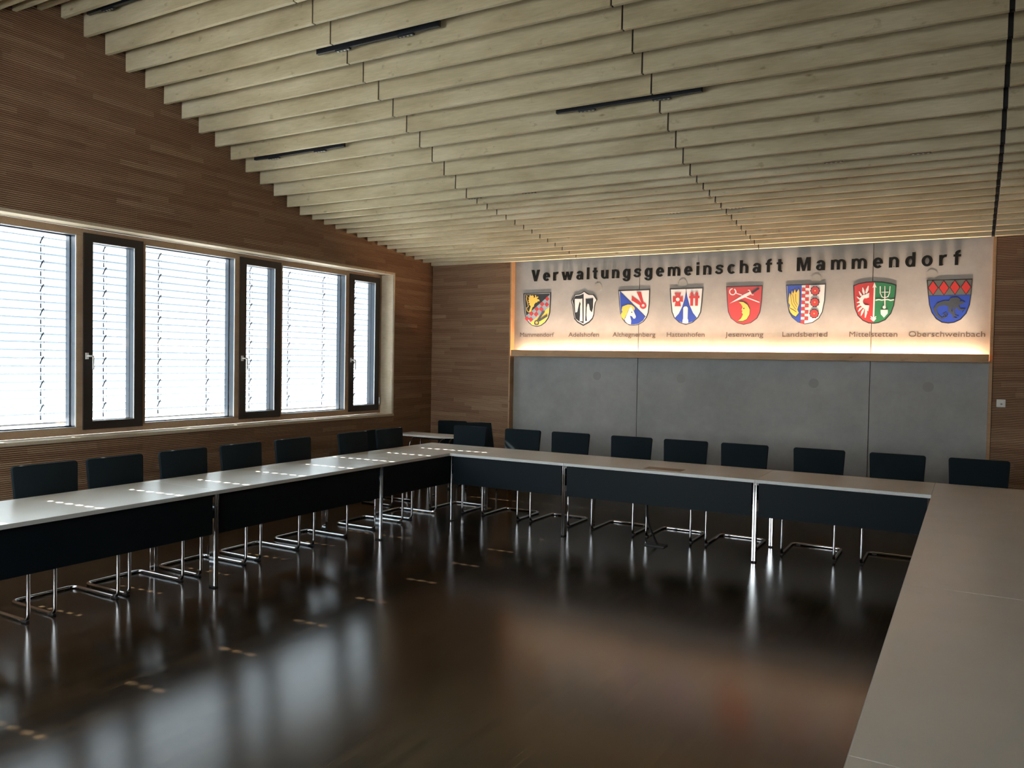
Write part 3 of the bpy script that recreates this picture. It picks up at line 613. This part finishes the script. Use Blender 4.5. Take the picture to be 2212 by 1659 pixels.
    ('wing','white',[[(-76,100),(-60,139),(-58,185),(-65,188),(-85,148),(-92,106)],[(-96,93),(-101,131),(-117,170),(-124,169),(-123,126),(-110,90)],[(-112,67),(-131,98),(-154,129),(-160,126),(-147,87),(-123,59)],[(-126,41),(-151,55),(-176,70),(-180,64),(-159,40),(-130,29)],[(-131,13),(-155,15),(-177,4),(-176,-2),(-152,-3),(-131,-1)],[(-128,-16),(-157,-22),(-175,-46),(-172,-51),(-149,-39),(-124,-29)],[(-122,-46),(-148,-64),(-161,-98),(-156,-102),(-133,-79),(-113,-57)],[(-109,-69),(-127,-100),(-132,-145),(-125,-147),(-106,-110),(-95,-76)],[(-88,-73),(-91,-112),(-89,-169),(-81,-170),(-66,-115),(-71,-73)],[(-98,-63),(-107,-59),(-115,-54),(-122,-48),(-129,-41),(-135,-33),(-140,-24),(-144,-15),(-147,-5),(-149,5),(-150,15),(-150,25),(-148,34),(-146,44),(-142,53),(-138,61),(-132,69),(-126,76),(-119,82),(-111,87),(-102,90),(-89,53),(-93,51),(-97,49),(-101,46),(-104,42),(-107,38),(-110,34),(-111,29),(-113,24),(-114,19),(-114,14),(-113,9),(-112,3),(-111,-2),(-109,-6),(-106,-11),(-103,-15),(-99,-19),(-95,-22),(-91,-25),(-87,-27)],[(-103,83),(-51,110),(-53,57),(-87,46)],[(-85,-28),(-47,-33),(-56,-98),(-106,-64)]]),
    ('trident','white',[[(103,179),(105,-60),(120,-60),(109,179)],[(55,178),(57,103),(78,55),(110,45),(144,57),(160,104),(163,174),(155,175),(152,106),(137,64),(109,54),(84,61),(66,104),(64,178)],[(73,108),(146,107),(146,114),(72,114)]]),
    ('cross_bar','white',[[(17,17),(49,24),(79,17),(137,24),(167,13),(203,19),(201,32),(167,26),(137,37),(78,30),(48,37),(14,30)]]),
    ('spade','white',[[(70,-83),(144,-85),(143,-125),(106,-170),(74,-132)],[(123,-56),(121,-65),(115,-71),(107,-74),(99,-71),(93,-64),(90,-55),(92,-47),(98,-40),(106,-38),(114,-40),(120,-47)]]),
  ]),
  ('blue shield with four red lozenges above a grey dragon',-0.239,2.472,[(-216,235),(215,236),(208,76),(198,-40),(170,-132),(118,-197),(58,-228),(3,-237),(-60,-227),(-116,-187),(-160,-119),(-187,-32),(-201,87)],[
    ('top_field','grey',[[(-205,226),(207,225),(201,67),(-191,67)]]),
    ('lower_field','blue',[[(-191,64),(200,64),(189,-38),(162,-126),(112,-187),(54,-218),(3,-225),(-57,-215),(-110,-177),(-152,-114),(-178,-30)]]),
    ('lozenge_outline','black',[[(-204,150),(-155,230),(-101,147),(-150,66)],[(-101,147),(-52,227),(2,144),(-47,64)],[(3,150),(51,229),(104,147),(56,67)],[(107,148),(154,227),(207,145),(159,66)]]),
    ('lozenge','red',[[(-197,150),(-155,219),(-108,147),(-150,77)],[(-94,147),(-52,216),(-5,144),(-47,75)],[(10,150),(51,218),(97,147),(56,78)],[(113,148),(155,216),(200,145),(159,77)]]),
    ('dragon','dark',[[(-8,-143),(-26,-156),(-43,-138),(-25,-123),(-22,-156),(-60,-173),(-98,-136),(-116,-82),(-90,-50),(-37,-40),(20,-67),(80,-67),(109,-11),(79,35),(62,23),(75,-10),(65,-23),(30,-6),(-39,9),(-109,-18),(-144,-78),(-116,-151),(-62,-194),(-11,-165),(-18,-112),(-54,-135),(-27,-165),(-5,-147)],[(1,-49),(0,-111),(40,-143),(45,-182),(83,-184),(84,-178),(54,-172),(56,-133),(26,-101),(35,-55)],[(46,-48),(38,-107),(58,-158),(96,-165),(97,-159),(66,-149),(56,-107),(73,-57)],[(62,-46),(104,-101),(151,-89),(128,-122),(131,-125),(160,-82),(112,-83),(83,-28)],[(-10,-28),(16,34),(84,40),(112,16),(85,-14)],[(79,-14),(126,0),(153,-16),(120,-30),(100,-46)]]),
  ]),
]
for lab, xc, zc, base, shapes in CRESTS:
    r = empty('coat_of_arms', (xc, YC, zc)); tag(r, lab + ' on the lit wall', 'coat of arms', 'coats of arms on the concrete wall')
    MB().poly_y([(x/1000, z/1000) for x, z in base], -.007, 0).build('shield', CM['black'], r)
    d = -.0075
    for nm, c, pls in shapes:
        mb = MB()
        for j_, pl in enumerate(pls): mb.poly_y([(x/1000, z/1000) for x, z in pl], d-.00012*j_, d+.002)
        mb.build(nm, CM[c], r); d -= .0005 + .00012*len(pls)

# ------------------------------------------------------------------ light switch plate on the right
r = empty('wall_socket', (.268, YB, 1.405)); tag(r, 'small square white wall socket on the right wooden wall', 'wall socket')
MB().box(-.0405, .0405, -.009, 0, -.0405, .0405).build('plate', M['white_pl'], r, bevel=.003)
MB().box(-.028, .028, -.013, -.008, -.028, .028).build('cover', M['white_pl'], r, bevel=.002)
MB().cyl((.004, -.014, -.008), (0,1,0), .010, .004).build('knob', mat('grey_knob', (.3,.3,.3), .4), r, smooth=True)

# ------------------------------------------------------------------ conference tables
def make_table(L, legs=(True, True), flap=False):
    """long side along local x (0..L), inner edge at y = 0, outer edge at y = .80"""
    r = empty('conference_table')
    MB().box(.0015, L-.0015, 0, .80, .712, .74).build('tabletop', M['top'], r, bevel=.0015, bseg=1)
    MB().box(.0015, L-.0015, -.0025, 0, .7125, .7395).build('edge_band', M['edge'], r)
    MB().box(.0015, L-.0015, .80, .8025, .7125, .7395).build('edge_band', M['edge'], r)
    MB().box(.030, L-.030, .022, .040, .408, .705).build('modesty_panel', M['panel'], r, bevel=.001)
    MB().box(.05, L-.05, .10, .13, .672, .712).box(.05, L-.05, .66, .69, .672, .712).build('underframe', M['black'], r)
    for side, has in zip((0, 1), legs):
        if not has: continue
        xe = .0095 if side == 0 else L-.0095
        for (ya, yb_) in ((.012, .075), (.715, .775)):
            rev = ya > .5
            mb = MB().box(xe-.0075, xe+.0075, ya if not rev else yb_-.010, ya+.010 if not rev else yb_, .012, .712)
            mid = (ya+yb_)/2
            q0, q1 = (ya+.010, yb_) if not rev else (ya, yb_-.010)
            mb.box(xe-.0070, xe+.0070, q0, q1, .012, .40)
            mb.box(xe-.0060, xe+.0060, q0 if not rev else q1-.020, q0+.020 if not rev else q1, .40, .62)
            lg = mb.build('leg', M['chrome'], r, bevel=.002)
            MB().box(xe-.009, xe+.009, ya-.002, yb_+.002, 0, .014).build('foot', M['black'], lg, bevel=.003)
            MB().tube(bend([(xe, yb_-.005, .33), (xe, yb_+.022, .31), (xe, yb_+.026, .25), (xe, yb_+.004, .20)], .02), .004, 8).build('cable_clip', M['black'], lg, smooth=True)
        MB().box(xe-.006, xe+.006, .08, .71, .680, .712).build('crossbar', M['satin'], r)
    if flap:
        f_ = MB().box(L*.5-.14, L*.5+.23, .10, .27, .7395, .7415).build('socket_flap', mat('oak_flap', (.30,.22,.15), .5), r)
    return r
TL = 'grey topped conference table '
left = [(6.094, 1.93, 'in the far left corner below the window'), (4.139, 1.955, 'in the left row, second from the corner'), (2.18, 1.959, 'in the left row at the left edge of the photo'), (.22, 1.96, 'in the left row beside the camera, outside the photo edge')]
for i, (y0, L, s) in enumerate(left[:3]):
    r = make_table(L); r.location = (-4.90, y0, 0); r.rotation_euler = (0, 0, PI/2)      # local x -> +y, local y -> -x
    tag(r, TL + s, 'table', 'tables of the square')
for x0, L, s, fl in [(-4.895, 1.37, 'in the back row nearest the left corner', False), (-3.525, 1.885, 'in the middle of the back row with a socket flap', True), (-1.64, 1.387, 'in the back row next to the right corner', False)]:
    r = make_table(L, flap=fl); r.location = (x0, 7.225, 0); tag(r, TL + s, 'table', 'tables of the square')
for i, (y0, L, s) in enumerate([(6.095, 1.93, 'at the far end of the right row'), (4.165, 1.93, 'in the middle of the right row'), (2.235, 1.93, 'in the right row, second from the camera'), (.305, 1.93, 'in the right row, at the lower right corner of the photo')]):
    r = make_table(L, legs=(True, i > 0 or True)); r.location = (-.25, y0 + L, 0); r.rotation_euler = (0, 0, -PI/2)
    tag(r, TL + s, 'table', 'tables of the square')
# cable from the socket flap to the floor
r = empty('floor_cable', (-2.62, 7.42, 0)); tag(r, 'black cable hanging from the middle back table to a floor box', 'cable')
MB().tube(bend([(-.17,.20,.66), (-.17,.20,.36), (-.13,.14,.18), (.02,-.02,.03), (.04,-.04,.012)], .12, 8), .011, 10).build('cable', M['black'], r, smooth=True)
MB().box(-.075, .125, -.10, .02, 0, .012).build('floor_box', M['black'], r, bevel=.003)

# ------------------------------------------------------------------ cantilever chairs
def make_chair():
    r = empty('cantilever_chair')
    w = .2275; R = .0125
    path = [(0, .265, R), (w, .265, R), (w, -.262, R), (w, -.262, .455), (w, .12, .455), (.18, .203, .462), (.18, .219, .66)]
    pts = bend(path, .055, 6)
    left_ = [Vector((-p.x, p.y, p.z)) for p in pts][::-1]
    MB().tube(left_ + pts[1:], R, 10).build('frame', M['chrome'], r, smooth=True)
    for s in (-1, 1):
        MB().box(s*w-.013, s*w+.013, -.258, -.20, 0, .0135).build('glide', M['black'], r, bevel=.003)
    for s in (-1, 1):
        MB().box(s*.17-.02, s*.17+.02, .252, .278, 0, .010).build('glide', M['black'], r)
    MB().box(-.212, .212, -.235, .215, .435, .485).build('seat', M['fabric'], r, bevel=.016, bseg=3, smooth=True)
    # upholstered back, leaning slightly
    bm = bmesh.new(); nx, nz = 8, 10; W2 = .235; vs = {}
    def corner(u, v): return u, v
    pr = []
    rad = .022
    outline = []
    for cx_, cz_, a0 in ((W2-rad, .958-rad, 0), (-W2+rad, .958-rad, 90), (-W2+.022+rad, .44+rad, 180), (W2-.022-rad, .44+rad, 270)):
        for q in range(5):
            a = math.radians(a0 + q*22.5); outline.append((cx_+rad*math.cos(a), cz_+rad*math.sin(a)))
    mb = MB(); k = len(outline); y_of = lambda z: .200 + (z-.44)*.088
    mb.v += [(x, y_of(z)-.015, z) for x, z in outline] + [(x, y_of(z)+.015, z) for x, z in outline]
    mb.f += [tuple(range(k)), tuple(reversed(range(k, 2*k)))] + [(i, k+i, k+(i+1)%k, (i+1)%k) for i in range(k)]
    mb.build('backrest', M['fabric'], r, bevel=.006, bseg=2, smooth=True)
    return r
ch0 = make_chair(); used = [False]
def chair(x, y, rz, label, sc=1.0, group=None):
    r = ch0 if not used[0] else copy_tree(ch0); used[0] = True
    r.location = (x, y, 0); r.rotation_euler = (0, 0, rz); r.scale = (sc,)*3
    tag(r, label, 'chair', group); return r
CL = 'black upholstered cantilever chair '
ln = ['in the window row, only its chrome base showing', 'leftmost visible backrest of the window row', 'second visible backrest from the left in the window row', 'third from the left in the window row', 'fourth from the left in the window row, bright spot on top', 'fifth from the left in the window row', 'sixth from the left in the window row, after a gap', 'seventh in the window row, nearest the corner']
for y, s in zip([2.705, 3.335, 3.878, 4.50, 5.115, 5.76, 6.64, 7.26], ln):
    chair(-5.515, y, PI/2, CL + s, group='chairs along the window')
bn = ['with light spots across its back in the far corner', 'in the back row, below the gold lion shield', 'in the back row, below the black and white shield', 'in the back row, below the horse head shield', 'in the back row, below the red cross shield', 'in the back row, below the crescent moon shield', 'in the back row, below the three roses shield', 'in the back row, below the red and green shield', 'rightmost in the back row, reaching past the concrete wall']
for x, s in zip([-5.245, -4.52, -3.905, -3.175, -2.575, -1.967, -1.257, -.575, .075], bn):
    chair(x, 7.935, 0, CL + s, group='chairs along the back row')
chair(-6.42, 9.42, math.radians(18), 'black chair turned sideways in the corner, left one behind the side table', .915)
chair(-5.88, 9.44, math.radians(35), 'black chair turned sideways by the wooden back wall, behind the spotted chair', .915)
chair(-6.17, 7.76, math.radians(90), 'black chair standing by the window wall, half hidden between two backrests', .915)

# ------------------------------------------------------------------ side table in the corner
r = empty('side_table', (-6.25, 8.88, 0)); tag(r, 'small white side table on curved chrome legs in the corner', 'side table')
MB().poly_z([(-.53,-.20),(.21,-.20),(.55,.06),(.55,.20),(-.53,.20)], .718, .74).build('tabletop', M['top'], r, bevel=.0015, bseg=1)
for sx in (-.36, .12):
    for sy, sg in ((-.12, -1), (.12, 1)):
        lg = MB().tube(bend([(sx+.10, sy, .71), (sx+.03, sy, .66), (sx, sy+.01*sg, .45), (sx, sy+.03*sg, .02)], .10, 6), .0115, 10).build('leg', M['chrome'], r, smooth=True)
        MB().cyl((sx, sy+.03*sg, .012), (0,0,1), .018, .024).build('foot', M['black'], lg, smooth=True)
MB().box(-.34, .12, -.015, .015, .675, .705).build('underframe', M['black'], r)
